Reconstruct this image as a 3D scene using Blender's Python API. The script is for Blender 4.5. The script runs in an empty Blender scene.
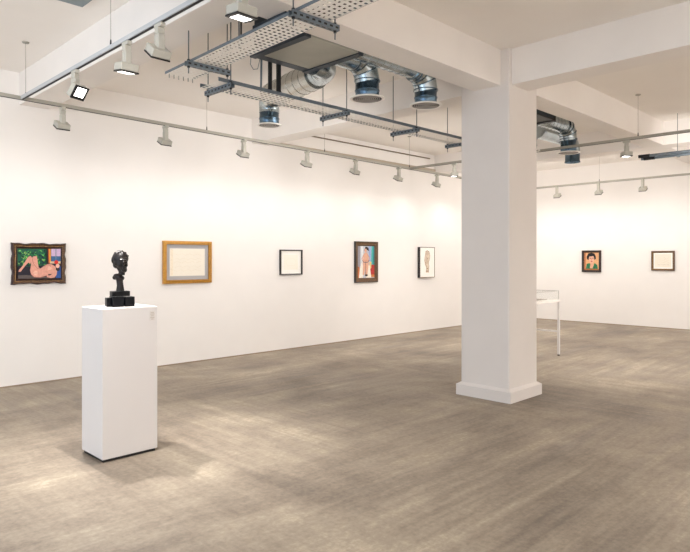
import bpy, math, random
from mathutils import Vector, Matrix
random.seed(7)
SC = bpy.context.scene
COL = SC.collection
PI = math.pi

# ------------------------------------------------------------------ materials
def lin(c):
    return tuple(((v/255)/12.92 if v/255 <= .04045 else ((v/255+.055)/1.055)**2.4) for v in c)

def mat(name, rgb, rough=.6, metal=0., noise=0., nscale=8., bump=0., emit=None, spec=.5, trans=0., ior=1.45):
    m = bpy.data.materials.new(name); m.use_nodes = True
    nt = m.node_tree; b = nt.nodes['Principled BSDF']
    c = lin(rgb)
    b.inputs['Base Color'].default_value = (*c, 1)
    b.inputs['Roughness'].default_value = rough
    b.inputs['Metallic'].default_value = metal
    b.inputs['Specular IOR Level'].default_value = spec
    if trans:
        b.inputs['Transmission Weight'].default_value = trans; b.inputs['IOR'].default_value = ior
    if noise or bump:
        tc = nt.nodes.new('ShaderNodeTexCoord'); n = nt.nodes.new('ShaderNodeTexNoise')
        n.inputs['Scale'].default_value = nscale; n.inputs['Detail'].default_value = 4
        nt.links.new(tc.outputs['Object'], n.inputs['Vector'])
        if noise:
            r = nt.nodes.new('ShaderNodeValToRGB')
            r.color_ramp.elements[0].position = .3; r.color_ramp.elements[1].position = .7
            r.color_ramp.elements[0].color = (*[v*(1-noise) for v in c], 1)
            r.color_ramp.elements[1].color = (*[min(1, v*(1+noise)) for v in c], 1)
            nt.links.new(n.outputs['Fac'], r.inputs['Fac']); nt.links.new(r.outputs['Color'], b.inputs['Base Color'])
        if bump:
            bp = nt.nodes.new('ShaderNodeBump'); bp.inputs['Strength'].default_value = bump; bp.inputs['Distance'].default_value = .01
            nt.links.new(n.outputs['Fac'], bp.inputs['Height']); nt.links.new(bp.outputs['Normal'], b.inputs['Normal'])
    if emit:
        b.inputs['Emission Color'].default_value = (*emit[0], 1); b.inputs['Emission Strength'].default_value = emit[1]
    return m

def concrete():
    m = bpy.data.materials.new('stained_concrete'); m.use_nodes = True
    nt = m.node_tree; b = nt.nodes['Principled BSDF']; N = nt.nodes.new; L = nt.links.new
    tc = N('ShaderNodeTexCoord')
    def noise(sx, sy, scale, detail, rough=.6, dist=0., off=0.):
        mp = N('ShaderNodeMapping'); mp.inputs['Scale'].default_value = (sx, sy, 1); mp.inputs['Location'].default_value = (off, off*.7, 0)
        n = N('ShaderNodeTexNoise'); n.inputs['Scale'].default_value = scale; n.inputs['Detail'].default_value = detail
        n.inputs['Roughness'].default_value = rough; n.inputs['Distortion'].default_value = dist
        L(tc.outputs['Object'], mp.inputs['Vector']); L(mp.outputs['Vector'], n.inputs['Vector']); return n.outputs['Fac']
    def mth(op, a, c, cl=False):
        x = N('ShaderNodeMath'); x.operation = op; x.use_clamp = cl
        for i, v in enumerate((a, c)):
            if isinstance(v, (int, float)): x.inputs[i].default_value = v
            else: L(v, x.inputs[i])
        return x.outputs[0]
    def mix(f, a, c):
        return mth('ADD', mth('MULTIPLY', a, mth('SUBTRACT', 1, f)), mth('MULTIPLY', c, f))
    sx = noise(.12, 1.3, 2.2, 9, .70, .05)          # trowel streaks running along X
    sy = noise(1.3, .14, 1.9, 9, .70, .05, 3.)      # and along Y
    fx = noise(.30, 5., 3.0, 7, .6, 0, 1.)
    fy = noise(5., .30, 3.0, 7, .6, 0, 5.)
    patch = noise(1, 1, .30, 1, .4, 0, 9.)
    pf = mth('MULTIPLY', mth('SUBTRACT', patch, .42), 5., True)
    big = mix(pf, sx, sy); fine = mix(pf, fx, fy)
    cloud = noise(.7, 1, 1.0, 8, .68, .25, 12.)
    grain = noise(1, 1, 28, 3, .7, 0, 2.)
    v = mth('ADD', mth('ADD', mth('MULTIPLY', big, .38), mth('MULTIPLY', fine, .15)), mth('ADD', mth('MULTIPLY', cloud, .43), mth('MULTIPLY', grain, .16)))
    r = N('ShaderNodeValToRGB'); e = r.color_ramp.elements
    e[0].position = .46; e[0].color = (*lin(FLOOR_C[0]), 1)
    e[1].position = .68; e[1].color = (*lin(FLOOR_C[3]), 1)
    x = e.new(.53); x.color = (*lin(FLOOR_C[1]), 1)
    x = e.new(.60); x.color = (*lin(FLOOR_C[2]), 1)
    L(v, r.inputs['Fac']); L(r.outputs['Color'], b.inputs['Base Color'])
    rr = N('ShaderNodeMapRange'); rr.inputs['From Min'].default_value = .35; rr.inputs['From Max'].default_value = .65
    rr.inputs['To Min'].default_value = .42; rr.inputs['To Max'].default_value = .62
    L(big, rr.inputs['Value']); L(rr.outputs['Result'], b.inputs['Roughness'])
    b.inputs['Specular IOR Level'].default_value = .35
    bp = N('ShaderNodeBump'); bp.inputs['Strength'].default_value = .12; bp.inputs['Distance'].default_value = .004
    L(grain, bp.inputs['Height']); L(bp.outputs['Normal'], b.inputs['Normal'])
    return m
FLOOR_C = [(112, 102, 91), (138, 126, 112), (160, 148, 131), (192, 179, 159)]

def galvanised(name, base, rough, stripes=0.):
    m = mat(name, base, rough, 1., .12, 6.)
    return m

M = dict(
    floor=concrete(),
    wall=mat('white_wall_paint', (243, 240, 237), .85, 0, .012, 2.5, .02, spec=.2),
    ceil=mat('white_ceiling_paint', (243, 239, 234), .9, 0, .02, 1.2, .03, spec=.2),
    beam=mat('white_beam_paint', (240, 236, 232), .85, 0, .02, 2., .05, spec=.2),
    column=mat('white_column_paint', (228, 223, 219), .8, 0, .015, 3., .08, spec=.25),
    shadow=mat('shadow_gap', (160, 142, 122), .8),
    plinth=mat('satin_white_plinth', (217, 213, 211), .55, 0, .008, 3., spec=.3),
    track=mat('track_grey', (166, 163, 152), .55),
    trackside=mat('track_silver', (188, 192, 196), .4),
    slot=mat('track_slot_black', (18, 22, 28), .6),
    head=mat('lamp_grey', (186, 184, 174), .5, 0, .02, 20.),
    black=mat('black_plastic', (14, 14, 16), .45),
    led=mat('lit_lamp_lens', (255, 255, 255), .4, emit=((1, .97, .93), 4.)),
    ledsoft=mat('lamp_lens_edge', (255, 250, 240), .4, emit=((1, .95, .88), 2.2)),
    wire=mat('steel_wire', (150, 146, 138), .4, .6),
    zinc=mat('zinc_sheet', (150, 158, 162), .42, .75, .10, 9.),
    tray=mat('zinc_tray', (248, 247, 243), .55, 0., .03, 14.),
    strut=mat('strut_steel', (112, 124, 134), .45, .4, .12, 18.),
    rod=mat('threaded_steel', (110, 116, 120), .45, .7),
    duct=mat('galvanised_duct', (176, 186, 190), .24, .96, .14, 5., .06),
    spiral=mat('foil_duct', (182, 182, 176), .27, .97, .10, 9., .08),
    neck=mat('diffuser_neck_steel', (88, 108, 124), .25, .96, .14, 7.),
    flange=mat('diffuser_white', (246, 243, 238), .5),
    grille=mat('diffuser_grille_grey', (158, 153, 148), .5, .2),
    grilledark=mat('diffuser_void', (14, 14, 16), .7),
    unit=mat('unit_panel', (172, 172, 162), .5, .35, .10, 3.),
    unitdark=mat('unit_flange', (58, 67, 76), .5, .4, .1, 6.),
    rubber=mat('black_insulation', (12, 13, 16), .7),
    cable=mat('cable_sheath', (60, 44, 40), .6),
    panelgrey=mat('ceiling_panel_grey', (128, 142, 148), .5),
    bronze=mat('black_bronze', (20, 14, 14), .42, .0, .35, 30., .2, spec=.35),
    bronzetop=mat('brown_bronze', (96, 66, 52), .3, .75, .3, 40.),
    darkblock=mat('black_stone', (4, 6, 10), .35, 0., .25, 25., spec=.16),
    gold=mat('gilt_oak', (190, 138, 56), .42, .25, .16, 30., .1),
    goldlo=mat('gilt_groove', (140, 96, 36), .5, .2, .1, 30.),
    grey=mat('grey_mount', (176, 174, 176), .8),
    cream=mat('cream_paper', (240, 233, 219), .8, 0, .015, 12.),
    paper=mat('pale_paper', (247, 243, 231), .8),
    mount=mat('white_mount', (250, 248, 242), .8),
    ebony=mat('black_frame', (38, 34, 36), .45),
    carved=mat('carved_brown_wood', (88, 62, 40), .5, .1, .45, 60., .5),
    carveddark=mat('carved_dark_wood', (52, 30, 28), .5, .1, .4, 60., .5),
    carvedlight=mat('carved_worn_gilt', (150, 116, 72), .5, .2, .4, 60., .5),
    walnut=mat('walnut_frame', (92, 66, 42), .5, 0, .3, 40., .2),
    bronzefr=mat('antique_gold_frame', (120, 92, 58), .5, .2, .3, 40., .2),
    whitemetal=mat('white_metal', (225, 222, 220), .4),
    whitetop=mat('white_tabletop', (238, 234, 228), .5),
    rubberfoot=mat('grey_foot', (90, 84, 78), .7),
    conduit=mat('beige_trunking', (176, 164, 148), .7),
    gapshade=mat('gap_shade', (120, 104, 88), .8),
    edging=mat('silver_edging', (176, 172, 166), .4, .3),
    sheet=mat('printed_sheet', (150, 140, 128), .7),
    caption=mat('clear_caption', (212, 207, 202), .4),
    captionink=mat('caption_ink', (184, 174, 164), .6),
)
def glassmat():
    m = bpy.data.materials.new('clear_glass'); m.use_nodes = True
    nt = m.node_tree; nt.nodes.remove(nt.nodes['Principled BSDF'])
    o = nt.nodes['Material Output']; t = nt.nodes.new('ShaderNodeBsdfTransparent'); g = nt.nodes.new('ShaderNodeBsdfGlossy')
    t.inputs['Color'].default_value = (.995, 1, .998, 1); g.inputs['Roughness'].default_value = .02
    f = nt.nodes.new('ShaderNodeLayerWeight'); f.inputs['Blend'].default_value = .05
    x = nt.nodes.new('ShaderNodeMixShader')
    nt.links.new(f.outputs['Facing'], x.inputs[0]); nt.links.new(t.outputs[0], x.inputs[1]); nt.links.new(g.outputs[0], x.inputs[2])
    nt.links.new(x.outputs[0], o.inputs['Surface']); return m
M['glass'] = glassmat()
_paint = {}
def paint(rgb):
    if rgb not in _paint: _paint[rgb] = mat('oil_paint', rgb, .6, 0, .10, 45.)
    return _paint[rgb]

# ------------------------------------------------------------------ mesh builder
class MB:
    def __init__(s): s.v = []; s.f = []; s.m = []; s.sm = []; s.mats = []
    def mi(s, m):
        if m not in s.mats: s.mats.append(m)
        return s.mats.index(m)
    def add(s, vs, fs, m, smooth=False, T=None):
        b = len(s.v)
        s.v += [tuple(T @ Vector(v)) if T else tuple(v) for v in vs]
        k = s.mi(m)
        for f in fs: s.f.append([b+i for i in f]); s.m.append(k); s.sm.append(smooth)
        return s
    def box(s, lo, hi, m, T=None, bev=0.):
        x0, y0, z0 = lo; x1, y1, z1 = hi
        if bev:
            # chamfered box
            vs = []; idx = {}
            for X in (0, 1):
                for Y in (0, 1):
                    for Z in (0, 1):
                        c = [(x0, x1)[X], (y0, y1)[Y], (z0, z1)[Z]]; sg = [1-2*X, 1-2*Y, 1-2*Z]
                        for a in range(3):
                            p = [c[i]+(sg[i]*bev if i != a else 0) for i in range(3)]
                            idx[(X, Y, Z, a)] = len(vs); vs.append(p)
            fs = []
            for a in range(3):
                o = [i for i in range(3) if i != a]
                for t in (0, 1):
                    q = []
                    for (i, j) in ((0, 0), (1, 0), (1, 1), (0, 1)):
                        k = [0]*3; k[a] = t; k[o[0]] = i; k[o[1]] = j; q.append(idx[(*k, a)])
                    fs.append(q)
                # edges along axis a
                for i in (0, 1):
                    for j in (0, 1):
                        k0 = [0]*3; k1 = [0]*3; k1[a] = 1
                        for k in (k0, k1): k[o[0]] = i; k[o[1]] = j
                        fs.append([idx[(*k0, o[0])], idx[(*k1, o[0])], idx[(*k1, o[1])], idx[(*k0, o[1])]])
            for X in (0, 1):
                for Y in (0, 1):
                    for Z in (0, 1): fs.append([idx[(X, Y, Z, a)] for a in range(3)])
            return s.add(vs, fs, m, False, T)
        vs = [(x0, y0, z0), (x1, y0, z0), (x1, y1, z0), (x0, y1, z0), (x0, y0, z1), (x1, y0, z1), (x1, y1, z1), (x0, y1, z1)]
        return s.add(vs, [(0, 3, 2, 1), (4, 5, 6, 7), (0, 1, 5, 4), (1, 2, 6, 5), (2, 3, 7, 6), (3, 0, 4, 7)], m, False, T)
    def tube(s, pts, r, m, n=12, caps=True, T=None, mats=None):
        P = [Vector(p) for p in pts]; R = r if isinstance(r, (list, tuple)) else [r]*len(P)
        d = [(P[i+1]-P[i]).normalized() for i in range(len(P)-1)]
        u = d[0].orthogonal().normalized(); vs = []
        for i, p in enumerate(P):
            if i == 0: t = d[0]; nrm = t
            elif i == len(P)-1: t = d[-1]; nrm = t
            else:
                nrm = (d[i-1]+d[i]).normalized(); t = d[i]
            dd = d[max(0, i-1)]
            u = (u-dd*u.dot(dd)).normalized(); w = dd.cross(u)
            for k in range(n):
                a = 2*PI*k/n; q = u*math.cos(a)*R[i]+w*math.sin(a)*R[i]
                # project along dd onto mitre plane
                den = dd.dot(nrm)
                if abs(den) > .2: q = q-dd*(q.dot(nrm)/den)
                vs.append(tuple(p+q))
        for i in range(len(P)-1):
            mm = mats[i] if mats else m
            s.add(vs[i*n:(i+2)*n], [(k, (k+1) % n, n+(k+1) % n, n+k) for k in range(n)], mm, True, T)
        if caps:
            s.add(vs[:n], [list(range(n))[::-1]], m, False, T); s.add(vs[-n:], [list(range(n))], m, False, T)
        return s
    def lathe(s, prof, m, n=24, T=None, smooth=True):
        vs = []
        for (r, z) in prof:
            for k in range(n):
                a = 2*PI*k/n; vs.append((r*math.cos(a), r*math.sin(a), z))
        fs = []
        for i in range(len(prof)-1):
            for k in range(n): fs.append((i*n+k, i*n+(k+1) % n, (i+1)*n+(k+1) % n, (i+1)*n+k))
        return s.add(vs, fs, m, smooth, T)
    def disc(s, r, z, m, n=24, T=None):
        return s.add([(r*math.cos(2*PI*k/n), r*math.sin(2*PI*k/n), z) for k in range(n)], [list(range(n))], m, False, T)
    def build(s, name, parent=None, loc=None, rot=None):
        me = bpy.data.meshes.new(name); me.from_pydata(s.v, [], s.f)
        for m in s.mats: me.materials.append(m)
        for p, k, q in zip(me.polygons, s.m, s.sm): p.material_index = k; p.use_smooth = q
        me.validate(); me.update()
        import bmesh
        bm = bmesh.new(); bm.from_mesh(me); bmesh.ops.recalc_face_normals(bm, faces=bm.faces) if not getattr(s, 'keep', False) else None
        bm.to_mesh(me); bm.free()
        o = bpy.data.objects.new(name, me); COL.objects.link(o)
        if parent: o.parent = parent
        if loc: o.location = loc
        if rot: o.rotation_euler = rot
        return o

def tag(o, label, cat, group=None):
    o['label'] = label; o['category'] = cat
    if group: o['group'] = group
    return o
def thing(name, label, cat, loc=(0, 0, 0), rz=0., group=None):
    o = bpy.data.objects.new(name, None); COL.objects.link(o); o.location = loc; o.rotation_euler = (0, 0, rz)
    o.empty_display_size = .1
    return tag(o, label, cat, group)
def struct(name, mb, label=None):
    o = mb.build(name); o['kind'] = 'structure'
    return o
def dup(root, loc=None, rz=None, label=None):
    r = root.copy(); COL.objects.link(r)
    if loc is not None: r.location = loc
    if rz is not None: r.rotation_euler = (0, 0, rz)
    if label: r['label'] = label
    for ch in list(root.children):
        c = ch.copy(); COL.objects.link(c); c.parent = r
        for g in list(ch.children):
            d = g.copy(); COL.objects.link(d); d.parent = c
    return r

# ------------------------------------------------------------------ room shell
ZC, ZB = 3.83, 3.438           # slab and beam soffit
YW, XW = 8.10, 14.70          # left wall plane, right wall plane
X0, Y0 = -3.6, -3.4
struct('floor', MB().box((X0, Y0, -.12), (XW+.2, YW+.2, 0), M['floor']))
struct('ceiling', MB().box((X0, Y0, ZC), (XW+.2, YW+.2, ZC+.2), M['ceil']))
struct('wall_left', MB().box((X0, YW, 0), (XW+.2, YW+.2, ZC), M['wall']))
struct('wall_right', MB().box((XW, Y0, 0), (XW+.2, YW, ZC), M['wall']))
struct('wall_back', MB().box((X0, Y0-.2, 0), (XW+.2, Y0, ZC), M['wall']))
struct('shadow_line_left', MB().box((X0, YW-.012, 0), (XW, YW, .014), M['shadow']))  # thin brown strips painting the shadow-gap line at the wall foot
struct('shadow_line_right', MB().box((XW-.012, Y0, 0), (XW, YW-.012, .014), M['shadow']))
for (a, b) in ((2.46, 2.80), (5.95, 6.29), (10.88, 11.24)):
    struct('ceiling_beam', MB().box((a, Y0, ZB), (b, YW, ZC), M['beam'], bev=.004))
for (a, b) in ((X0, 2.46), (2.80, 5.95), (6.29, 10.88), (11.24, XW)):
    struct('ceiling_beam', MB().box((a, 3.50 if a < 6 else 3.42, ZB+.002), (b, 3.835 if a < 6 else 3.73, ZC), M['beam']))
# column with stepped skirting
cm = MB().box((5.895, 3.395, 0), (6.515, 4.012, ZC), M['column'], bev=.012)
T0 = .145
vs = []
for (z, e) in ((0, .04), (.118, .04), (T0, .0)):
    vs += [(5.895-e, 3.395-e, z), (6.515+e, 3.395-e, z), (6.515+e, 4.012+e, z), (5.895-e, 4.012+e, z)]
cm.add(vs, [(4*i+k, 4*i+(k+1) % 4, 4*i+4+(k+1) % 4, 4*i+4+k) for i in range(2) for k in range(4)], M['column'])
struct('column', cm)
# service trunking and a painted shade strip on the left wall, in the bay beyond the column line
struct('trim_1', MB().box((6.30, YW-.04, 3.46), (10.87, YW, 3.515), M['conduit']))
struct('gap_shade_strip', MB().box((6.30, YW-.02, 3.725), (10.70, YW, 3.745), M['gapshade']))  # dark strip coloured as the shade where wall meets ceiling

# ------------------------------------------------------------------ light tracks
def track(name_label, p0, p1, wires, facing='side'):
    """p0,p1 ground positions; rail z 3.22..3.25"""
    d = Vector((p1[0]-p0[0], p1[1]-p0[1], 0)); Lh = d.length; rz = math.atan2(d.y, d.x)
    t = thing('lighting_track', name_label, 'light track', (p0[0], p0[1], 3.215), rz, 'suspended lighting tracks')
    b = MB()
    b.box((0, -.018, .0), (Lh, .018, .036), M['trackside'] if facing == 'near' else M['track'], bev=.002)
    b.box((0.005, -.0095, -.003), (Lh-.005, .0095, .001), M['slot'])
    b.build('rail', t)
    for w in wires:
        wo = MB().tube([(w, 0, .036), (w, 0, ZC-3.215-.012)], .0022, M['wire'], 6).build('suspension_wire', t)
        MB().tube([(w, 0, .034), (w, 0, .085)], [.009, .005], M['slot'], 8).build('wire_gripper', wo)
        MB().lathe([(.0001, -.012), (.032, -.012), (.036, -.002), (.036, 0), (.0001, 0)], M['track'], 16, Matrix.Translation((w, 0, ZC-3.215))).build('ceiling_rose', wo)
    return t
SL = .039
def wy(x): return 6.905+SL*(x-2.16)
track('long grey lighting track running along the left wall above the pictures', (X0+.2, wy(X0+.2)), (13.3, wy(13.3)),
      [(x-X0-.2)*math.hypot(1, SL) for x in (2.16, 4.41, 6.62, 8.86)])
track('silver grey lighting track nearest the plinth, running out from the left wall track', (2.12, wy(2.12)-.03), (2.12, -1.0), [2.11, 5.4], 'near')
track('grey lighting track passing behind the white column, met by the left wall track', (8.85, wy(8.85)-.03), (8.85, -1.0), [4.03])
track('far grey lighting track parallel to the right hand wall, above the two small frames', (13.44, 7.25), (13.72-.5, -1.0), [1.74, 4.6])

# ------------------------------------------------------------------ track spotlights
AIM = {}
def head_parts(t, tilt, yaw, scale=1., lit=True):
    """spotlight hanging from z=0 (underside of rail): adapter, stem, rectangular floodlight head"""
    MB().box((-.02*scale, -.05*scale, -.03), (.02*scale, .05*scale, 0), M['head'], bev=.004).build('track_adapter', t)
    st = MB()
    st.box((-.028*scale, -.022*scale, -.075*scale), (.028*scale, .022*scale, -.03), M['head'], bev=.004)
    st.box((-.026*scale, -.03*scale, -.185*scale), (.026*scale, .03*scale, -.075*scale), M['head'], bev=.005)
    st.build('stem', t, rot=(0, 0, yaw))
    # head: flat box, emitting face = local -Z, tilted about x
    h = MB(); W, D, H = .072*scale, .062*scale, .058*scale
    h.box((-W, -D, -H), (W, D, 0), M['head'], bev=.006)
    R = (tilt, 0, yaw)
    ho = h.build('lamp_housing', t, (0, 0, -.168*scale), R)
    MB().box((-W-.001, -D-.001, -H-.010), (W+.001, D+.001, -H), M['black']).build('black_bezel', ho)
    MB().box((-W*.70, -D*.60, -H-.0115), (W*.70, D*.78, -H-.0095), M['led'] if lit else M['ledsoft']).build('lens', ho)
    return ho
def lamp(t, loc, target, energy, size=2.1, soft=.07, col=(1, .86, .70), blend=1.):
    l = bpy.data.lights.new('spot_lamp', 'SPOT'); l.energy = energy; l.spot_size = size; l.spot_blend = blend
    l.shadow_soft_size = soft; l.color = col
    o = bpy.data.objects.new('spot_lamp', l); COL.objects.link(o)
    o.location = loc; o.rotation_euler = (Vector(target)-Vector(loc)).to_track_quat('-Z', 'Y').to_euler()
    return o
ZR = 3.2115
WARM = (1, .955, .915)
E_WALL, E_FAR, E_NEAR = 17, 19, 60
wall_heads = [(2.54, 'leftmost wall spotlight, grey, on the track above the carved frame picture'),
              (3.80, 'grey wall spotlight on the left wall track, just left of above the gold frame'),
              (5.02, 'grey wall spotlight on the left wall track, right of the gold frame'),
              (6.24, 'grey wall spotlight on the left wall track, right above the small black frame'),
              (7.36, 'grey wall spotlight on the left wall track, left of above the standing figure picture'),
              (8.54, 'grey wall spotlight on the left wall track, just left of the track junction'),
              (9.76, 'last grey wall spotlight on the left wall track before the white column')]
src = None
for i, (x, lab) in enumerate(wall_heads):
    loc = (x, wy(x), ZR)
    if src is None:
        src = thing('track_spotlight', lab, 'spotlight', loc, 0., 'spotlights washing the left wall'); head_parts(src, .50, 0., .98)
    else:
        dup(src, loc, None, lab)
    lamp(None, (x+.02, wy(x)+.20, ZR-.32), (x+.05, YW, .5), E_WALL, 2.85, .08, WARM)
for x in (1.1, -.4, -1.9, 11.1, 12.4): # the same track carries on out of view to the left and behind the column
    lamp(None, (x, wy(x)+.20, ZR-.32), (x+.05, YW, .5), E_WALL, 2.85, .08, WARM)
near = [(5.48, .95, -2.75, 'spotlight with tilted glowing square lens, nearest the left wall on the near track', True),
        (4.48, .16, .0, 'grey spotlight pointing straight down, second from the left wall on the near track', True),
        (3.97, .62, 0., 'grey spotlight seen from its back, third from the left wall on the near track', True),
        (2.98, .10, .0, 'spotlight facing straight down with large lit lens at top of the photo', True)]
for (y, tilt, yaw, lab, lit) in near:
    t = thing('track_spotlight', lab, 'spotlight', (2.12, y, ZR), 0., 'spotlights on the near track'); head_parts(t, tilt, yaw, 1.0, lit)
lamp(None, (2.10, 5.38, ZR-.34), (2.25, 4.5, 0.7), 360, 1.35, .03, WARM)
lamp(None, (2.12, 4.48, ZR-.32), (2.15, 4.6, 0), 260, 1.5, .03, WARM)
lamp(None, (2.12, 4.07, ZR-.32), (2.2, 4.9, .8), 60, 1.4, .05, WARM)
lamp(None, (2.12, 2.98, ZR-.32), (2.9, 2.2, 0), 22, 1.9, .06, WARM)
for (y, lab) in ((6.16, 'spotlight pointing straight down just left of the white column, on the track behind it'),
                 (3.26, 'spotlight with lit lens on the cross track, right of the white column')):
    t = thing('track_spotlight', lab, 'spotlight', (8.85, y, ZR), 0., 'spotlights on the cross track'); head_parts(t, .05, PI/4, .95)
    lamp(None, (8.85, y, ZR-.34), (9.6, y+.5, 0), 110 if y > 5 else 280, 2.0, .06, WARM)
src = None
def fx(y): return 13.44-.028*(7.25-y)
for (y, lab) in ((6.50, 'grey wall spotlight on the far track nearest the white column'), (5.53, 'middle one of three grey wall spotlights on the far track'), (4.60, 'rightmost grey wall spotlight on the far track, left of above the cream sketch')):
    if src is None:
        src = thing('track_spotlight', lab, 'spotlight', (fx(y), y, ZR), -PI/2, 'spotlights washing the right hand wall'); head_parts(src, .50, 0., 1.0)
    else: dup(src, (fx(y), y, ZR), None, lab)
    lamp(None, (fx(y)+.2, y, ZR-.32), (XW, y, .5), E_FAR, 2.85, .08, WARM)
for y in (7.4, 3.5, 2.4, 1.2):
    lamp(None, (fx(y)+.2, y, ZR-.32), (XW, y, .5), E_FAR, 2.85, .08, WARM)

# ------------------------------------------------------------------ framed pictures
def ellipse(cx, cy, rx, ry, n=18, a0=0.):
    c, s_ = math.cos(a0), math.sin(a0)
    return [(cx+rx*math.cos(t)*c-ry*math.sin(t)*s_, cy+rx*math.cos(t)*s_+ry*math.sin(t)*c) for t in [2*PI*k/n for k in range(n)]]
def stroke(pts, w, aspect=1.):
    out = []; back = []
    for i, p in enumerate(pts):
        a = pts[max(0, i-1)]; b = pts[min(len(pts)-1, i+1)]
        dx, dy = b[0]-a[0], b[1]-a[1]; l = math.hypot(dx, dy) or 1
        out.append((p[0]-dy/l*w/2, p[1]+dx/l*w/2)); back.append((p[0]+dy/l*w/2, p[1]-dx/l*w/2))
    return out, back
def frame_mesh(w, h, fw, depth, prof, wav=0., nseg=1):
    """mitred frame ring; prof = list of (t 0 outer..1 inner, height 0..1, material of the strip that follows)"""
    b = MB(); rings = []
    rnd = random.Random(3)
    ph = [rnd.random()*6 for _ in range(8)]
    per = []
    for side in range(4):
        for k in range(nseg): per.append((side, k/nseg))
    def pt(side, s, ins, zz):
        x0, x1, z0, z1 = -w/2+ins, w/2-ins, -h/2+ins, h/2-ins
        c = [((x0, z0), (x1, z0)), ((x1, z0), (x1, z1)), ((x1, z1), (x0, z1)), ((x0, z1), (x0, z0))][side]
        x = c[0][0]+(c[1][0]-c[0][0])*s; z = c[0][1]+(c[1][1]-c[0][1])*s
        if wav:
            k = max(0, 1-ins/fw)
            o = wav*k*(math.cos(4*PI*s)*.6+.4*math.sin(9*PI*s+ph[side])) if 0 < s < 1 else wav*k*.6
            nx, nz = [(0, -1), (1, 0), (0, 1), (-1, 0)][side]
            x += nx*o; z += nz*o
            if s == 0:
                px, pz = [(0, -1), (1, 0), (0, 1), (-1, 0)][side-1]; x += px*o; z += pz*o
        return (x, -depth*zz, z)
    P = [(0, 0., prof[0][2])]+list(prof)
    for (t, hgt, m) in P: rings.append([pt(sd, s, t*fw, hgt) for (sd, s) in per])
    n = len(per)
    for i in range(len(P)-1):
        b.add(rings[i]+rings[i+1], [(k, (k+1) % n, n+(k+1) % n, n+k) for k in range(n)], P[i][2])
    return b
def picture(label, cat, name, cx, cz, w, h, fw, depth, prof, art, wall='left', wav=0., nseg=1, mountw=0., mountmat=None, rec=.32):
    if wall == 'left': loc, rz = (cx, YW-.001, cz), 0.
    else: loc, rz = (XW-.001, cx, cz), -PI/2
    t = thing(name, label, cat, loc, rz)
    frame_mesh(w, h, fw, depth, prof, wav, nseg).build('picture_frame', t)
    iw, ih = w-2*fw, h-2*fw
    yb = -depth*rec
    bk = MB().box((-iw/2-.004, yb, -ih/2-.004), (iw/2+.004, -.001, ih/2+.004), mountmat or M['mount'])
    bk.build('mount_board' if mountmat else 'backing', t)
    aw, ah = iw-2*mountw, ih-2*mountw
    a = MB(); a.keep = True
    a.box((-aw/2, yb-.002, -ah/2), (aw/2, yb, ah/2), art[0])
    lay = 0
    for (pts, m) in art[1]:
        lay += 1
        y = yb-.002-.00022*lay
        if isinstance(pts, tuple):     # stroke strip
            o, k = pts; n = len(o)
            vs = [((p[0]-.5)*aw, y, (p[1]-.5)*ah) for p in o+k]
            a.add(vs, [(n+i, n+i+1, i+1, i) for i in range(n-1)], m)
        else:
            a.add([((max(0, min(1, p[0]))-.5)*aw, y, (max(0, min(1, p[1]))-.5)*ah) for p in pts], [list(range(len(pts)))], m)
    a.build('artwork', t)
    return t
P = paint
# carved frame: coloured composition with a reclining form
def c1(x, y): return ((x-115)/425, (395-y)/303)
A = []
G = [(16, 80, 56), (34, 128, 70), (96, 190, 90), (8, 34, 40), (14, 60, 78), (150, 206, 110), (10, 40, 36), (60, 160, 96)]
A.append(([(0, .40), (.68, .40), (.68, 1), (0, 1)], P((22, 96, 70))))
rr = random.Random(5)
for k in range(120):
    u, v = rr.uniform(.03, .64), rr.uniform(.44, .96)
    A.append((ellipse(u, v, rr.uniform(.03, .055), rr.uniform(.011, .019), 8, rr.choice([.9, 1.2, 2.1, 2.4, .6])), P(rr.choice(G))))
A.append(([(0, .0), (1, 0), (1, .42), (.6, .45), (.3, .36), (0, .44)], P((26, 24, 40))))
A.append(([(0, 0), (.9, 0), (.5, .07), (.2, .12), (0, .12)], P((92, 82, 80))))
A.append(([(.66, .45), (.71, .45), (.71, 1), (.66, 1)], P((42, 28, 26))))
A.append(([(.71, .5), (.77, .5), (.76, 1), (.70, 1)], P((206, 96, 40))))
A.append(([(.735, .55), (.755, .55), (.75, 1), (.73, 1)], P((230, 190, 70))))
A.append(([(.77, .74), (1, .74), (1, 1), (.77, 1)], P((206, 178, 210))))
A.append(([(.77, .58), (1, .56), (1, .75), (.77, .75)], P((54, 96, 140))))
A.append(([(.875, .6), (.895, .6), (.895, 1), (.875, 1)], P((110, 132, 150))))
A.append(([(.74, .5), (1, .5), (1, .58), (.74, .57)], P((216, 190, 160))))
A.append(([(.88, 0), (1, 0), (1, .40), (.93, .44), (.9, .2)], P((36, 78, 150))))
SK, SKD, SKL = (222, 160, 142), (176, 108, 100), (234, 184, 164)
A.append(([c1(*p) for p in [(118, 325), (122, 306), (160, 262), (190, 210), (212, 176), (236, 164), (250, 185), (244, 215), (232, 248), (214, 232), (186, 262), (160, 296), (140, 324)]], P(SK)))
A.append(([c1(*p) for p in [(240, 200), (262, 170), (296, 166), (303, 205), (308, 250), (316, 282), (345, 305), (392, 330), (404, 360), (370, 374), (320, 384), (270, 380), (240, 350), (230, 310), (240, 260)]], P(SK)))
A.append(([c1(*p) for p in [(330, 296), (372, 268), (400, 250), (445, 250), (482, 272), (504, 318), (498, 360), (478, 388), (440, 398), (400, 384), (385, 352), (350, 322)]], P(SK)))
A.append(([c1(*p) for p in [(410, 352), (450, 352), (432, 366), (412, 366)]], P((60, 34, 40))))
A.append((stroke([c1(*p) for p in [(250, 190), (262, 240), (300, 290), (330, 300)]], .012), P(SKD)))
A.append((stroke([c1(*p) for p in [(240, 350), (270, 380), (330, 384), (400, 366)]], .016), P(SKD)))
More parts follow.
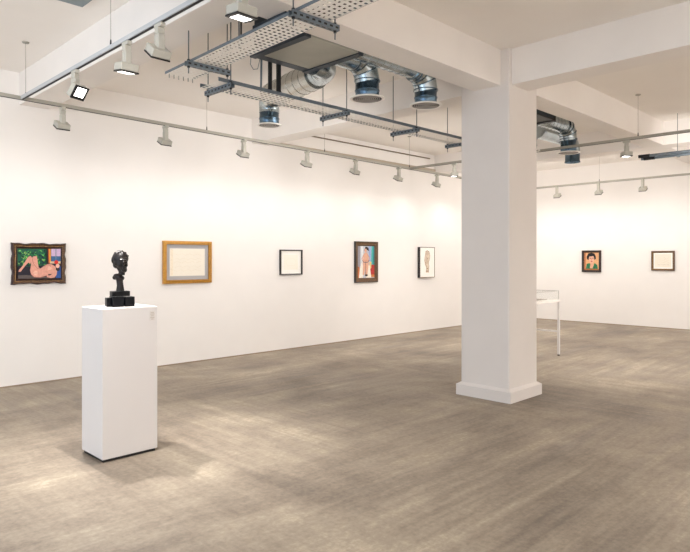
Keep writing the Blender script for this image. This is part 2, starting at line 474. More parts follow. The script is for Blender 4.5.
A.append((stroke([c1(*p) for p in [(372, 276), (400, 256), (430, 262), (440, 284)]], .012), P(SKD)))
A.append((ellipse(*c1(425, 292), .05, .06), P(SKL)))
A.append((ellipse(*c1(285, 340), .05, .08), P(SKL)))
A.append((ellipse(*c1(510, 300), .05, .07), P((28, 22, 30))))
A.append((ellipse(*c1(508, 268), .048, .075), P(SKL)))
A.append((ellipse(*c1(494, 230), .05, .07), P((208, 40, 34))))
PR1 = [(0, .7, M['carveddark']), (.18, 1., M['carved']), (.5, .72, M['carvedlight']), (.62, .8, M['carveddark']), (.85, .62, M['carved']), (1, .35, M['carved'])]
picture('pink reclining figure before green foliage, in a wavy carved brown frame', 'painting', 'framed_painting',
        2.682, 1.493, .63, .502, .066, .055, PR1, (P((40, 40, 60)), A), wav=.009, nseg=22)
# gold frame, grey mount, pale drawing
B = [(stroke([(.1+.8*i/14, y+.03*math.sin(i*1.7+y*9)) for i in range(15)], .006), P((226, 214, 190))) for y in (.2, .34, .5, .62, .78)]
B.append(([(.02, .02), (.09, .02), (.09, .98), (.02, .98)], P((238, 226, 204))))
picture('pale drawing with grey mount in a wide gold wooden frame', 'drawing', 'framed_drawing',
        4.767, 1.502, .805, .625, .053, .05, [(0, .85, M['gold']), (.55, 1., M['goldlo']), (.62, .9, M['gold']), (.88, .95, M['gold']), (1, .5, M['goldlo'])],
        (M['cream'], B), mountw=.056, mountmat=M['grey'])
Cc = [(stroke([(.5+.33*math.cos(t), .5+.27*math.sin(t)+.04*math.sin(3*t)) for t in [i*.35 for i in range(18)]], .01), P((236, 228, 208)))]
picture('small faint drawing with white mount in a thin black frame', 'drawing', 'framed_drawing',
        6.768, 1.494, .49, .43, .018, .04, [(0, 1., M['ebony']), (.9, .95, M['ebony']), (1, .4, M['ebony'])], (M['paper'], Cc), mountw=.07, mountmat=M['mount'])
# standing figure
def c4(x, y): return ((x-93)/117, (303-y)/228)
D = []
D.append(([(0, 0), (1, 0), (1, 1), (0, 1)], P((196, 200, 210))))
D.append(([(0, .3), (.14, .3), (.14, 1), (0, 1)], P((150, 148, 160))))
D.append(([(.22, .45), (.34, .45), (.30, 1), (.2, 1)], P((224, 226, 228))))
D.append(([(.66, .4), (.80, .4), (.80, 1), (.64, 1)], P((150, 172, 214))))
D.append(([(.80, .36), (1, .36), (1, 1), (.82, 1)], P((62, 170, 166))))
D.append(([(.92, .36), (1, .36), (1, 1), (.93, 1)], P((40, 120, 126))))
D.append(([(0, 0), (.14, 0), (.16, .22), (.08, .34), (0, .36)], P((198, 110, 60))))
D.append(([(.70, .08), (1, .08), (1, .40), (.84, .42), (.74, .3)], P((176, 44, 40))))
D.append(([(.8, .02), (1, .02), (1, .1), (.8, .1)], P((196, 120, 60))))
D.append(([(.68, .25), (.8, .3), (.82, .5), (.7, .52)], P((228, 196, 120))))
D.append(([(.06, 0), (.30, 0), (.34, .35), (.22, .5), (.12, .3)], P((238, 232, 220))))
D.append(([(.48, 0), (.80, 0), (.72, .38), (.60, .4), (.5, .2)], P((238, 230, 216))))
D.append(([(.36, .86), (.46, .99), (.62, .96), (.68, .84), (.56, .88)], P((38, 28, 32))))
D.append((ellipse(.46, .86, .075, .065), P((222, 170, 144))))
D.append(([(.36, .78), (.56, .80), (.62, .62), (.66, .5), (.62, .3), (.56, .08), (.46, .06), (.44, .3), (.36, .08), (.28, .1), (.30, .4), (.27, .55), (.34, .66)], P((222, 172, 146))))
D.append((stroke([(.37, .74), (.24, .60), (.30, .52), (.46, .55)], .045), P((214, 158, 132))))
D.append((stroke([(.57, .74), (.70, .60), (.60, .52), (.46, .55)], .045), P((214, 158, 132))))
D.append((stroke([(.46, .52), (.46, .3), (.44, .1)], .03), P((150, 92, 84))))
D.append((stroke([(.26, .55), (.34, .49), (.58, .49), (.68, .55)], .02), P((90, 92, 110))))
D.append((ellipse(.5, .08, .09, .035), P((40, 24, 24))))
picture('tall painting of a standing pale figure with teal and red, dark brown frame', 'painting', 'framed_painting',
        8.665, 1.492, .645, .79, .088, .042, [(0, .9, M['ebony']), (.12, 1., M['walnut']), (.55, .75, M['bronzefr']), (.65, .82, M['walnut']), (1, .4, M['walnut'])], (P((196, 200, 210)), D))
# figure sketch, deep black-edged frame
K = P((172, 146, 124)); K2 = P((206, 188, 168))
S5 = [([(.36, .85), (.56, .88), (.66, .78), (.66, .6), (.58, .42), (.62, .26), (.6, .15), (.42, .15), (.42, .3), (.32, .44), (.3, .6), (.34, .74)], P((222, 206, 186))),
      (ellipse(.50, .80, .12, .07), K2), (ellipse(.46, .58, .10, .08, 18, .5), K2),
      (stroke([(.36, .85), (.48, .90), (.62, .86), (.68, .74), (.66, .62), (.58, .50), (.62, .36), (.58, .22), (.60, .15)], .03), K),
      (stroke([(.40, .82), (.34, .70), (.30, .56), (.36, .44), (.46, .34), (.42, .24), (.40, .16)], .03), K),
      (stroke([(.42, .70), (.50, .62), (.58, .66)], .025), K), (stroke([(.36, .50), (.48, .46), (.54, .54)], .025), K),
      (stroke([(.44, .30), (.56, .28)], .03), K), (stroke([(.42, .2), (.60, .2)], .04), K)]
picture('brown figure drawing on white in a deep black edged frame, left of the column', 'drawing', 'framed_drawing',
        10.545, 1.478, .515, .655, .012, .07, [(0, .99, M['ebony']), (.3, 1., M['bronzefr']), (1, .9, M['mount'])], (M['mount'], S5), mountmat=M['mount'], rec=.86)
# portrait on right wall
def c6(x, y): return ((x-79)/83, (207-y)/107)
Q = [([(0, 0), (1, 0), (1, 1), (0, 1)], P((226, 172, 124))),
     ([(0, 0), (.1, .0), (.12, 1), (0, 1)], P((196, 128, 88))),
     ([(.10, .05), (.16, .34), (.34, .40), (.55, .22), (.72, .40), (.90, .28), (.94, .05)], P((40, 124, 84))),
     ([(.38, .1), (.44, .42), (.64, .42), (.66, .28), (.56, .08)], P((222, 168, 140))),
     ([(.18, .62), (.16, .78), (.28, .96), (.50, 1.), (.70, .95), (.80, .78), (.80, .62), (.66, .58), (.3, .58)], P((22, 18, 24))),
     (ellipse(.50, .62, .19, .25), P((228, 176, 150))),
     ([(.28, .78), (.40, .92), (.62, .92), (.74, .76), (.60, .80), (.42, .78)], P((22, 18, 24))),
     (ellipse(.42, .68, .05, .022), P((30, 24, 26))), (ellipse(.60, .68, .05, .022), P((30, 24, 26))),
     (stroke([(.51, .68), (.49, .56), (.54, .55)], .022), P((170, 104, 90))), (ellipse(.51, .48, .065, .022), P((186, 52, 50))),
     (stroke([(.16, .34), (.3, .2), (.34, .05)], .03), P((20, 70, 56))), (stroke([(.86, .3), (.74, .2), (.7, .05)], .03), P((20, 70, 56))),
     ([(0, 0), (1, 0), (1, .06), (0, .06)], P((176, 110, 60)))]
picture('small portrait of a dark haired woman in green, very dark frame', 'painting', 'framed_painting',
        6.23, 1.495, .46, .525, .055, .05, [(0, .9, M['carveddark']), (.3, 1., M['ebony']), (.75, .8, M['carved']), (1, .4, M['bronzefr'])], (P((226, 172, 124)), Q), wall='right')
R7 = [(stroke([(.12+.76*i/12, y+.05*math.sin(i*1.3+y*7)) for i in range(13)], .008), P((214, 204, 182))) for y in (.25, .4, .55, .68)]
R7 += [(stroke([(.15+.7*i/10, .19+.01*math.sin(i*2)) for i in range(11)], .012), P((176, 168, 150))), (stroke([(.55, .3), (.62, .5), (.58, .8)], .008), P((214, 204, 182)))]
picture('cream landscape shaped sketch in a brown frame on the right hand wall', 'drawing', 'framed_drawing',
        4.62, 1.51, .48, .44, .042, .045, [(0, .9, M['walnut']), (.4, 1., M['bronzefr']), (1, .4, M['walnut'])], (M['cream'], R7), wall='right', mountw=.03, mountmat=M['mount'])

# ------------------------------------------------------------------ plinth and bronze bust
pl = thing('display_plinth', 'tall white square display plinth standing on the concrete floor under the bust', 'plinth', (2.195, 4.765, 0))
MB().box((-.225, -.195, .022), (.225, .195, 1.168), M['plinth'], bev=.002).build('plinth_body', pl)
MB().box((-.213, -.183, 0), (.213, .183, .022), M['black']).build('recessed_base', pl)
cs = thing('caption_sign', 'tiny pale caption stuck on the front face of the plinth near its top edge', 'caption', (2.375, 4.5695, 1.095))
MB().box((-.022, -.001, -.04), (.022, .0, .04), M['caption']).build('caption_card', cs)
ci = MB()
for z, a in ((.025, .014), (.012, .017), (-.002, .012), (-.016, .017), (-.028, .010)): ci.box((-a, -.0016, z-.003), (a, -.001, z+.003), M['captionink'])
ci.build('caption_lines', cs)

ZT = 1.168
bu = thing('bronze_bust', 'dark bronze bust on a stepped black base, on top of the white plinth', 'sculpture', (2.195, 4.765, ZT), -.72)
def ball(b, c, r, rot=(0, 0, 0), n=16, mm=None):
    import mathutils
    T = Matrix.Translation(c) @ mathutils.Euler(rot).to_matrix().to_4x4()
    prof = []
    vs = []; fs = []
    nl = n//2
    for i in range(nl+1):
        th = PI*i/nl
        for k in range(n): vs.append((r[0]*math.sin(th)*math.cos(2*PI*k/n), r[1]*math.sin(th)*math.sin(2*PI*k/n), r[2]*math.cos(th)))
    for i in range(nl):
        for k in range(n): fs.append((i*n+k, (i+1)*n+k, (i+1)*n+(k+1) % n, i*n+(k+1) % n))
    b.add(vs, fs, mm or M['bronze'], True, T)
b = MB()
ball(b, (.002, .008, .388), (.063, .066, .060), n=32)                # skull
ball(b, (.022, -.020, .350), (.044, .046, .060), (0, -.22, 0), 32)     # face, turned to the right
ball(b, (.046, -.034, .296), (.022, .022, .024))                       # chin
ball(b, (.016, -.010, .314), (.038, .036, .034))                       # jaw
ball(b, (.050, -.066, .348), (.011, .017, .022), (.3, 0, 0))           # nose
ball(b, (.044, -.064, .374), (.032, .011, .008), (0, .05, .2))         # brow
ball(b, (.028, -.064, .355), (.012, .008, .007)); ball(b, (.066, -.052, .355), (.009, .008, .007))
ball(b, (.052, -.060, .318), (.016, .011, .006)); ball(b, (.050, -.057, .307), (.014, .010, .006))
ball(b, (.016, -.052, .336), (.017, .014, .015)); ball(b, (.066, -.040, .332), (.010, .012, .013))
ball(b, (-.022, -.040, .350), (.010, .016, .024))                      # ear
for el, k in ((.35, 10), (.85, 8), (1.3, 4)):                            # close wavy hair over the crown
    for a in range(k):
        t = 2*PI*a/k+el
        if el < .5 and math.sin(t) < -.3: continue
        ball(b, (.002+.058*math.cos(el)*math.cos(t), .008+.063*math.cos(el)*math.sin(t), .388+.058*math.sin(el)), (.0115, .0115, .009))
ball(b, (-.050, .006, .375), (.016, .036, .034)); ball(b, (.0, .058, .355), (.04, .02, .04)); ball(b, (-.026, .0, .335), (.028, .032, .03))
b.tube([(.012, .004, .30), (.016, .004, .275), (.012, .002, .255)], [.032, .024, .027], M['bronze'], 18)
ball(b, (-.012, 0, .240), (.040, .032, .024), (0, .25, 0)); ball(b, (-.040, .0, .232), (.018, .020, .018)); ball(b, (.022, -.004, .228), (.016, .02, .018))
b.tube([(-.002, 0, .235), (-.001, 0, .205), (.003, 0, .17), (.004, 0, .122)], [.034, .026, .026, .033], M['bronze'], 20)
fig = b.build('bust_figure', bu)
rm = fig.modifiers.new('fuse', 'REMESH'); rm.mode = 'VOXEL'; rm.voxel_size = .0035; rm.use_smooth_shade = True
sm = fig.modifiers.new('soften', 'SMOOTH'); sm.factor = .5; sm.iterations = 3
BR = .52
MB().box((-.068, -.045, .084), (.070, .05, .124), M['darkblock'], bev=.003).build('upper_block', bu, rot=(0, 0, BR))
for (x0, x1, y0, y1, h) in ((-.104, -.076, -.02, .05, .072), (-.070, .018, -.068, .05, .084), (.026, .104, -.058, .05, .078)):
    MB().box((x0, y0, 0), (x1, y1, h), M['darkblock'], bev=.003).build('base_block', bu, rot=(0, 0, BR))
MB().box((-.076, -.03, 0), (.026, .045, .074), M['darkblock']).build('base_core', bu, rot=(0, 0, BR))

# ------------------------------------------------------------------ glass display case behind the column
vt = thing('display_case', 'white framed glass topped display case on thin legs, partly hidden behind the column', 'display case', (8.75, 4.80, 0))
hx, hy = .60, .30
for sx in (-1, 1):
    for sy in (-1, 1):
        l = MB().box((sx*hx-.016, sy*hy-.016, .02), (sx*hx+.016, sy*hy+.016, .865), M['whitemetal']).build('leg', vt)
        MB().box((sx*hx-.014, sy*hy-.014, 0), (sx*hx+.014, sy*hy+.014, .02), M['rubberfoot']).build('foot', l)
    MB().box((sx*hx-.012, -hy+.016, .375), (sx*hx+.012, hy-.016, .40), M['whitemetal']).build('stretcher', vt)
MB().box((-hx+.016, hy-.012, .375), (hx-.016, hy+.012, .40), M['whitemetal']).build('stretcher', vt)
MB().box((-hx-.018, -hy-.018, .865), (hx+.018, hy+.018, .90), M['whitetop']).build('case_floor', vt)
g = MB(); z0, z1 = .9005, 1.036
for lo, hi in (((-hx, -hy, z0), (hx, -hy+.006, z1)), ((-hx, hy-.006, z0), (hx, hy, z1)), ((-hx, -hy+.006, z0), (-hx+.006, hy-.006, z1)), ((hx-.006, -hy+.006, z0), (hx, hy-.006, z1)), ((-hx, -hy, z1), (hx, hy, z1+.006))):
    g.box(lo, hi, M['glass'])
g.build('glass_cover', vt)
e = MB()
for lo, hi in (((-hx, -hy-.003, z1), (hx, -hy+.003, z1+.008)), ((-hx, hy-.003, z1), (hx, hy+.003, z1+.008)), ((-hx-.003, -hy, z1), (-hx+.003, hy, z1+.008)), ((hx-.003, -hy, z1), (hx+.003, hy, z1+.008)),
               ((hx-.003, -hy-.003, z0), (hx+.003, -hy+.003, z1)), ((hx-.003, hy-.003, z0), (hx+.003, hy+.003, z1)), ((-hx-.003, -hy-.003, z0), (-hx+.003, -hy+.003, z1)), ((-hx-.003, hy-.003, z0), (-hx+.003, hy+.003, z1))):
    e.box(lo, hi, M['edging'])
e.build('glass_edging', vt)
ex = thing('exhibit_sheet', 'flat grey exhibit lying under the glass of the display case', 'exhibit', (9.02, 4.72, .9008))
MB().box((-.16, -.11, 0), (.16, .11, .008), M['sheet'], bev=.002).build('sheet_page', ex)

# ------------------------------------------------------------------ cable trays
def perforated(x0, x1, y0, y1, z, px, py, hole, m, th=.0016):
    b = MB(); nx = max(1, round((x1-x0)/px)); ny = max(1, round((y1-y0)/py)); dx, dy = (x1-x0)/nx, (y1-y0)/ny
    for i in range(nx):
        for j in range(ny):
            a, c = x0+i*dx, y0+j*dy
            off = dx*.0
            hx0, hx1 = a+dx*(.5-hole[0]/2), a+dx*(.5+hole[0]/2); hy0, hy1 = c+dy*(.5-hole[1]/2), c+dy*(.5+hole[1]/2)
            vs = [(a, c, z), (a+dx, c, z), (a+dx, c+dy, z), (a, c+dy, z), (hx0, hy0, z), (hx1, hy0, z), (hx1, hy1, z), (hx0, hy1, z)]
            b.add(vs, [(0, 1, 5, 4), (1, 2, 6, 5), (2, 3, 7, 6), (3, 0, 4, 7)], m)
    b.keep = True
    return b
def strut_mesh(L, along='x'):
    """slotted C channel centred on the origin, open side up"""
    b = MB(); h, w = .041, .021
    def bx(lo, hi, m):
        if along == 'y': lo, hi = (lo[1], lo[0], lo[2]), (hi[1], hi[0], hi[2])
        b.box((min(lo[0], hi[0]), min(lo[1], hi[1]), lo[2]), (max(lo[0], hi[0]), max(lo[1], hi[1]), hi[2]), m)
    bx((-L/2, -w, 0), (L/2, -w+.003, h), M['strut']); bx((-L/2, w-.003, 0), (L/2, w, h), M['strut'])
    bx((-L/2, -w+.003, 0), (L/2, w-.003, .003), M['strut'])
    bx((-L/2, -w+.003, h-.002), (L/2, -w+.010, h), M['strut']); bx((-L/2, w-.010, h-.002), (L/2, w, h), M['strut'])
    n = int(L/.05)
    for k in range(n):
        x = -L/2+.025+k*(L-.05)/max(1, n-1)
        bx((x-.014, -.006, -.001), (x+.014, .006, .0), M['black']); bx((x-.013, -w-.001, .012), (x+.013, -w, .026), M['black']); bx((x-.013, w, .012), (x+.013, w+.001, .026), M['black'])
    return b
def nut(b, x, y, z): b.tube([(x, y, z), (x, y, z+.014)], .012, M['slot'], 6)

# wide tray running out from the left wall side, over the viewer's head
TX0, TX1, TZ, TY1 = 2.70, 2.97, 3.19, 4.96
TSK = -.037
_p = Vector((TX0, TY1, 0)); TLOC = tuple(_p-Matrix.Rotation(TSK, 3, 'Z') @ _p)
t1 = thing('cable_tray', 'wide perforated zinc cable tray running along the room toward the viewer above the plinth', 'cable tray', TLOC, TSK)
perforated(TX0, TX1, -.6, TY1, TZ, .042, .050, (.52, .38), M['tray']).build('perforated_base', t1)
for x, s_ in ((TX0, 1), (TX1, -1)):
    b = MB(); b.box((x-.0015, -.6, TZ), (x+.0015, TY1, TZ+.022), M['strut']); b.box((min(x, x+s_*.012), -.6, TZ+.022), (max(x, x+s_*.012), TY1, TZ+.024), M['strut'])
    b.build('side_rail', t1)
for y in (4.48, 3.08, 1.7):
    o = strut_mesh(.42, 'x').build('support_strut', t1, (2.855, y, TZ-.044))
    for x in (-.185, .185):
        top = ZB if x < 0 and 2.46 < 2.855+x+.02 < 2.80 else ZC
        r = MB(); r.tube([(x, 0, -.06), (x, 0, top-TZ+.044)], .005, M['rod'], 8); nut(r, x, 0, -.014); nut(r, x, 0, .042); r.build('threaded_rod', o)
eb = MB()
for x in [TX0+.02+.046*k for k in range(6)]: eb.tube([(x, TY1-.04-.16*(hash(str(round(x, 3))) % 1), TZ-.035), (x, TY1-.04, TZ+.01)], .003, M['rod'], 6)
eb.build('splice_bolts', t1)
cab = None
for k in range(4):
    x = TX0+.06+.05*k
    pts = [(x+.012*math.sin(i*1.1+k), -.6+i*.3, TZ+.010) for i in range(int((TY1-.35+.6)/.3)+1)]
    tag(MB().tube(pts, .007, M['cable'], 8).build('data_cable', None, TLOC, (0, 0, TSK)), 'dark cable lying lengthwise in the wide perforated tray', 'cable', 'cables in the wide tray')

# narrower tray running parallel to the left wall, passing behind the column
t2 = thing('cable_tray', 'narrow zinc cable tray parallel to the left wall, running behind the white column', 'cable tray', (0, 0, 0))
VY0, VY1, VZ, VX0, VX1 = 4.60, 4.90, 3.125, 3.02, 8.1
def vy(x): return .012*(x-3.)
b = perforated(VX0, VX1, VY0, VY1, VZ, .050, .050, (.56, .50), M['tray']); b.build('perforated_base', t2)
for y, s_ in ((VY0, 1), (VY1, -1)):
    b = MB(); b.box((VX0, y-.0015, VZ), (VX1, y+.0015, VZ+.032), M['strut']); b.box((VX0, min(y, y+s_*.014), VZ+.032), (VX1, max(y, y+s_*.014), VZ+.034), M['strut'])
    b.build('side_rail', t2)
for x in (3.135, 4.605, 5.80, 6.95):
    o = strut_mesh(.43, 'y').build('support_strut', t2, (x, 4.765, VZ-.044))
    for y in (-.185, .185):
        r = MB(); top = ZB if 5.95 < x < 6.29 else ZC
        r.tube([(0, y, -.06), (0, y, top-VZ+.044)], .005, M['rod'], 8); nut(r, 0, y, -.014); nut(r, 0, y, .042); r.build('threaded_rod', o)
    MB().box((-.012, -.164, .041), (.012, -.13, .078), M['black']).build('edge_clamp', o)
# short black bracket on the wide tray's rod, and a dark trunking by the beam
jb = thing('beam_bracket', 'small dark bracket box fixed on a rod beside the beam above the wide tray', 'bracket', (2.83, 4.02, 3.50))
MB().box((-.02, -.03, -.03), (.13, .03, .03), M['unitdark'], bev=.003).build('bracket_box', jb)
MB().tube([(0, 0, -.28), (0, 0, .30)], .006, M['rod'], 8).build('bracket_rod', jb)
MB().tube([(.02, .0, -.28), (.02, .0, -.03)], .007, M['slot'], 8).build('bracket_stud', jb)
tag(MB().box((2.96, 3.60, 3.385), (3.0, 4.02, 3.437), M['unitdark'], bev=.003).build('trunking_rail'), 'dark narrow trunking under the beam, seen along the edge of the wide tray', 'trunking')

# ------------------------------------------------------------------ air handling
def elbow(c, a, bdir, R, n=4):
    """lobster-back bend: starts at c heading a, ends heading b"""
    a = Vector(a).normalized(); bd = Vector(bdir).normalized(); c = Vector(c); out = []
    for k in range(n+1):
        t = (PI/2)*k/n
        out.append(tuple(c+a*R*math.sin(t)+bd*R*(1-math.cos(t))))
    return out
def diffuser(parent, x, y, zb, zt, rn, rf):
    n = MB(); T = Matrix.Translation((x, y, 0))
    n.lathe([(rn, zb+.012), (rn, zb+.075), (rn+.006, zb+.08), (rn+.006, zb+.09), (rn, zb+.095), (rn, zt)], M['neck'], 28, T)
    no = n.build('diffuser_neck', parent)
    ri = rf-.026
    MB().lathe([(ri, zb+.010), (ri, zb), (rf-.006, zb), (rf, zb+.005), (rf, zb+.010), (rn, zb+.018)], M['flange'], 32, T).build('flange_ring', no)
    gr = MB(); gr.disc(ri, zb+.012, M['grilledark'], 28, T)
    r = ri-.003
    while r > .02:
        gr.lathe([(r, zb+.010), (r, zb+.002), (r-.006, zb+.002), (r-.006, zb+.010)], M['grille'], 28, T); r -= .0205
    gr.box((x-ri*.98, y-.004, zb+.001), (x+ri*.98, y+.004, zb+.004), M['grille']); gr.box((x-.004, y-ri*.98, zb+.001), (x+.004, y+ri*.98, zb+.004), M['grille'])
    gr.build('diffuser_grille', no)
    return no
def ribbed(p0, p1, r, m, pitch=.11, n=24):
    b = MB(); P0, P1 = Vector(p0), Vector(p1); L = (P1-P0).length; d = (P1-P0)/L; k = max(1, int(L/pitch)); pts = [P0]; rad = [r]
    for i in range(1, k+1):
        s = L*i/(k+.6)
        for ds, rr_ in ((-.006, r), (-.003, r+.004), (.003, r+.004), (.006, r)): pts.append(P0+d*(s+ds)); rad.append(rr_)
    pts.append(P1); rad.append(r)
    return b.tube(pts, rad, m, n)
def duct_unit(dx, label, dk='unitdark'):
    ux0, ux1, uy0, uy1, uz = 3.37+dx, 4.085+dx, 3.845, 4.62, 3.43
    u = thing('ducted_fan_unit', label, 'air conditioning unit', (0, 0, 0))
    MB().box((ux0+.03, uy0, uz+.02), (ux1-.03, uy1-.03, ZC-.05), M['unitdark'], bev=.004).build('casing', u)
    p = MB().box((ux0+.07, uy0, uz), (ux1-.07, uy1-.10, uz+.02), M['unit' if dk == 'unitdark' else dk]); p.build('drip_panel', u)
    MB().box((ux0, uy0, uz-.012), (ux0+.07, uy1, uz+.055), M[dk]).build('hanging_flange', u)
    MB().box((ux1-.07, uy0, uz-.012), (ux1, uy1, uz+.055+(0 if dk == 'unitdark' else .2)), M[dk]).build('hanging_flange', u)
    MB().box((ux0+.07, uy1-.10, uz-.003), (ux1-.07, uy1, uz+.055), M['unitdark']).build('end_plate', u)
    return u
duct_unit(0, 'grey rectangular ducted fan unit hung from the ceiling beside the wide cable tray')
duct_unit(3.82, 'dark ducted fan unit mostly hidden behind the column, beyond the beam', 'black')
RD, RN = .128, .122
ZD = 3.54
# duct 1: foil duct out of the unit side, bend, back toward the left wall and down to a small diffuser
def hanger(parent, x, y, z):
    b = MB(); b.tube([(x, y, z-.005), (x, y, ZC)], .004, M['rod'], 6); b.box((x-.02, y-.012, z-.012), (x+.02, y+.012, z+.004), M['strut'])
    return b.build('hanger_rod', parent)
def duct_one(dx, label, yend=6.06, group=None):
    d = thing('air_duct', label, 'air duct', (0, 0, 0))
    c = elbow((4.095+dx, 4.53, ZD-.02), (1, 0, 0), (0, 1, 0), .30, 5)
    e = [(4.09+dx, 4.53, ZD-.02)]+c
    MB().tube(e, .130, M['duct'], 26).build('bend', d)
    xe = c[-1][0]; ye = c[-1][1]
    x2 = 4.72+dx
    ribbed((xe, ye, ZD-.02), (x2-.09, yend-.16, ZD), .15, M['spiral'], .14, 28).build('foil_sleeve', d)
    pts = [(x2-.09, yend-.16, ZD), (x2-.05, yend-.08, ZD-.01), (x2-.01, yend-.01, ZD-.06), (x2, yend, ZD-.13), (x2, yend, ZD-.17)]
    MB().tube(pts, .125, M['duct'], 26).build('drop_bend', d)
    diffuser(d, x2, yend, 3.215, ZD-.165, .122, .155)
    hanger(d, x2-.2, 5.2, 3.66)
    return d
duct_one(0, 'fat foil air duct running back to a small diffuser above the left track')
def duct_two(dx, label, x, y, rf=.18, R=.20):
    d = thing('air_duct', label, 'air duct', (0, 0, 0))
    x0 = 4.095+dx
    c = elbow((x-R, y, ZD+.03), (1, 0, 0), (0, 0, -1), R, 3)
    st = MB().tube([(x0, y, ZD+.03)]+c, RD, M['duct'], 26); st.build('bend', d)
    b = MB()
    for q in c[1:]: pass
    for i in range(len(c)):
        q = Vector(c[i]); t = (PI/2)*i/(len(c)-1); ax = Vector((math.cos(t), 0, -math.sin(t)))
        b.tube([q-ax*.005, q+ax*.005], RD+.006, M['neck'], 26)
    b.build('seam_rings', d)
    diffuser(d, x, y, 3.185, c[-1][2], RN, rf)
    hanger(d, x-R-.02, y, ZD+.03+RD)
    return d
duct_two(0, 'short bent metal duct with a white ringed round diffuser, nearest the fan unit panel', 4.58, 4.258)
def duct_three(dx, label, x=5.22, y=4.0, rf=.175, rp=.105, up=0.):
    d = thing('air_duct', label, 'air duct', (0, 0, 0))
    R = .19
    c = elbow((x-R, y, ZD+up), (1, 0, 0), (0, 0, -1), R, 3)
    ribbed((4.095+dx, y, ZD+up), c[0], rp, M['duct'], .10, 26).build('spiral_pipe', d)
    MB().tube(c, RD-.003, M['duct'], 26).build('bend', d)
    b = MB()
    for i in range(len(c)):
        q = Vector(c[i]); t = (PI/2)*i/(len(c)-1); ax = Vector((math.cos(t), 0, -math.sin(t)))
        b.tube([q-ax*.005, q+ax*.005], RD+.004, M['neck'], 26)
    b.build('seam_rings', d)
    diffuser(d, x, y, 3.185, c[-1][2], RN-.004, rf)
    hanger(d, (4.095+dx+x-R)/2, y, ZD+up+rp)
    return d
duct_three(0, 'long metal duct hugging the beam, with round diffuser nearest the column')
duct_three(3.82, 'metal air duct right of the column with ringed outlet below its bend', 9.10, 4.22, .175, .118, .045)
duct_two(3.82, 'short bent metal duct half hidden at the right edge of the column', 8.52, 4.58, .17)
d = thing('air_duct', 'plain metal duct dropping to a square ended outlet beyond the ringed one', 'air duct', (0, 0, 0))
c = elbow((9.85, 4.60, ZD+.02), (1, 0, 0), (0, 0, -1), .22, 4)
MB().tube([(8.85, 4.60, ZD+.02)]+c, .125, M['duct'], 24).build('bend', d)
MB().lathe([(.13, 3.19), (.128, 3.2), (.12, 3.22), (.12, c[-1][2])], M['neck'], 24, Matrix.Translation((10.07, 4.60, 0))).build('outlet_neck', d)
hanger(d, 9.3, 4.60, ZD+.14)

# black insulated pipes from the unit to the narrow tray
for k, (x, r, lab) in enumerate(((3.64, .020, 'black insulated pipe dropping from the fan unit to the narrow tray, left of its twin'), (3.745, .024, 'black insulated pipe with a curved top dropping from the fan unit, right of its twin'))):
    pts = [(x, 4.66, 3.60)] if k == 0 else [(x+.05, 4.66, 3.50), (x+.02, 4.66, 3.495)]
    pts += [(x, 4.66, 3.47), (x, 4.66, 3.42), (x, 4.66, 3.135)]
    tag(MB().tube(pts, r, M['rubber'], 12).build('insulated_pipe'), lab, 'pipe')
tag(MB().tube([(3.54, 4.66, 3.60), (3.54, 4.665, 3.4), (3.535, 4.665, 3.135)], .010, M['strut'], 10).build('conduit_pipe'), 'thin grey conduit beside the black insulated pipes at the fan unit', 'conduit')
tag(MB().tube([(3.40, 4.64, 3.43), (3.41, 4.66, 3.37), (3.45, 4.67, 3.335), (3.50, 4.67, 3.35), (3.515, 4.66, 3.43), (3.515, 4.645, 3.47)], .003, M['strut'], 6).build('flex_cable'), 'thin loop of cable sagging under the corner of the fan unit', 'cable')
# dark twin conduits right of the column
kc = thing('conduit_pair', 'pair of dark horizontal conduits hanging high at the right edge of the photo', 'conduit', (10.40, 3.62, 3.215))
for (dx, dz, y0, y1) in ((0, .0, -.05, -5.4), (.06, -.035, 0, -5.4)):
    MB().tube([(dx, y0, dz), (dx, y1, dz)], .022, M['strut'], 12).build('conduit_tube', kc)
for (dx, dz, y0) in ((0, .0, .02), (.06, -.035, -.04)):
    MB().tube([(dx, y0, dz), (dx, y0-.17, dz)], .027, M['slot'], 12).build('end_coupling', kc)
for y in (-.55, -2.4):
    r = MB(); r.box((-.05, y-.02, -.065), (.10, y+.02, -.057), M['strut']); r.tube([(.03, y, -.06), (.03, y, ZC-3.215)], .004, M['rod'], 6); r.build('hanger', kc)
# grey flat panel on the ceiling
cp = thing('ceiling_panel', 'flat grey panel fixed to the ceiling at the top edge, left of the near track', 'ceiling panel', (1.94, 5.16, ZC))
MB().box((-.26, -.38, -.03), (.26, .36, 0), M['panelgrey'], bev=.004).build('panel_body', cp)
MB().box((-.23, -.35, -.033), (.23, .33, -.029), M['panelgrey']).build('panel_face', cp)

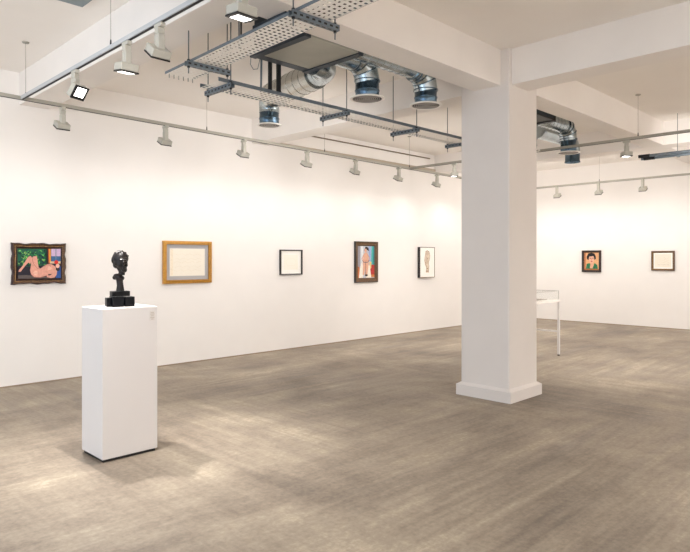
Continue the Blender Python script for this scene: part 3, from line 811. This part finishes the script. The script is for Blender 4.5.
# ------------------------------------------------------------------ light
w = bpy.data.worlds.new('sky'); SC.world = w; w.use_nodes = True
bg = w.node_tree.nodes['Background']; bg.inputs['Color'].default_value = (.76, .87, 1., 1); bg.inputs['Strength'].default_value = 1.9
def area(name, loc, target, sx, sy, e, col):
    l = bpy.data.lights.new(name, 'AREA'); l.shape = 'RECTANGLE'; l.size = sx; l.size_y = sy; l.energy = e; l.color = col
    o = bpy.data.objects.new(name, l); COL.objects.link(o); o.location = loc
    o.rotation_euler = (Vector(target)-Vector(loc)).to_track_quat('-Z', 'Z').to_euler()
    return o
area('window_daylight', (-3.4, 2.2, 1.9), (6, 3.0, 1.4), 9., 2.8, 180, (.80, .89, 1.))
# floor lamps without fixtures: some for unseen track heads, others added in open air
for (x, y, tx, ty, e) in ((2.12, 1.2, 3.8, 1.2, 28), (8.85, 1.6, 7.6, 1.9, 80), (8.85, .2, 7.0, .2, 80), (5.3, -1.2, 4.6, .6, 85), (2.12, -.6, 1.2, .8, 50), (5.3, 5.8, 5.3, 5.6, 26), (11.8, 3.0, 11.8, 3.2, 60)):
    lamp(None, (x, y, ZR-.32), (tx, ty, 0), e, 2.1, .07, WARM)

# soft fill floods added in open air, no fixtures, to brighten both picture walls
for (x, y, tx, ty, tz, e) in ((.7, 3.3, 1.1, YW, 2.2, 190), (5.4, 5.1, 5.6, YW, 2.2, 165), (8.85, 4.6, 8.7, YW, 2.2, 170), (11.9, 4.9, 12., YW, 2.2, 150), (-1.2, 3.8, -1., YW, 2.2, 170),
                          (11.3, 5.5, XW, 6.0, 2.1, 150), (10.2, 2.6, XW, 3.4, 2.2, 190), (10.2, -.6, XW, 0., 2.2, 190)):
    lamp(None, (x, y, ZR-.32), (tx, ty, tz), e*.84, 2.6, .65, WARM)
for k in range(11):   # unseen lamps added to wash the wall behind the viewer for warm bounce
    x = -2.6+1.6*k
    lamp(None, (x, -2.2, ZR-.3), (x, Y0, .9), 185, 2.85, .1, WARM)

# ------------------------------------------------------------------ camera
cd = bpy.data.cameras.new('camera'); cam = bpy.data.objects.new('camera', cd); COL.objects.link(cam)
cam.location = (0, 0, 1.55); cam.rotation_euler = (PI/2, 0, -PI/4)
cd.sensor_fit = 'HORIZONTAL'; cd.sensor_width = 36.; cd.lens = 36*610/690; cd.shift_y = -17/690
cd.clip_start = .05; cd.clip_end = 100
SC.camera = cam
SC.cycles.diffuse_bounces = 8; SC.cycles.max_bounces = 14; SC.cycles.transparent_max_bounces = 12
SC.view_settings.view_transform = 'Standard'
SC.view_settings.look = 'None'
SC.view_settings.exposure = -.2
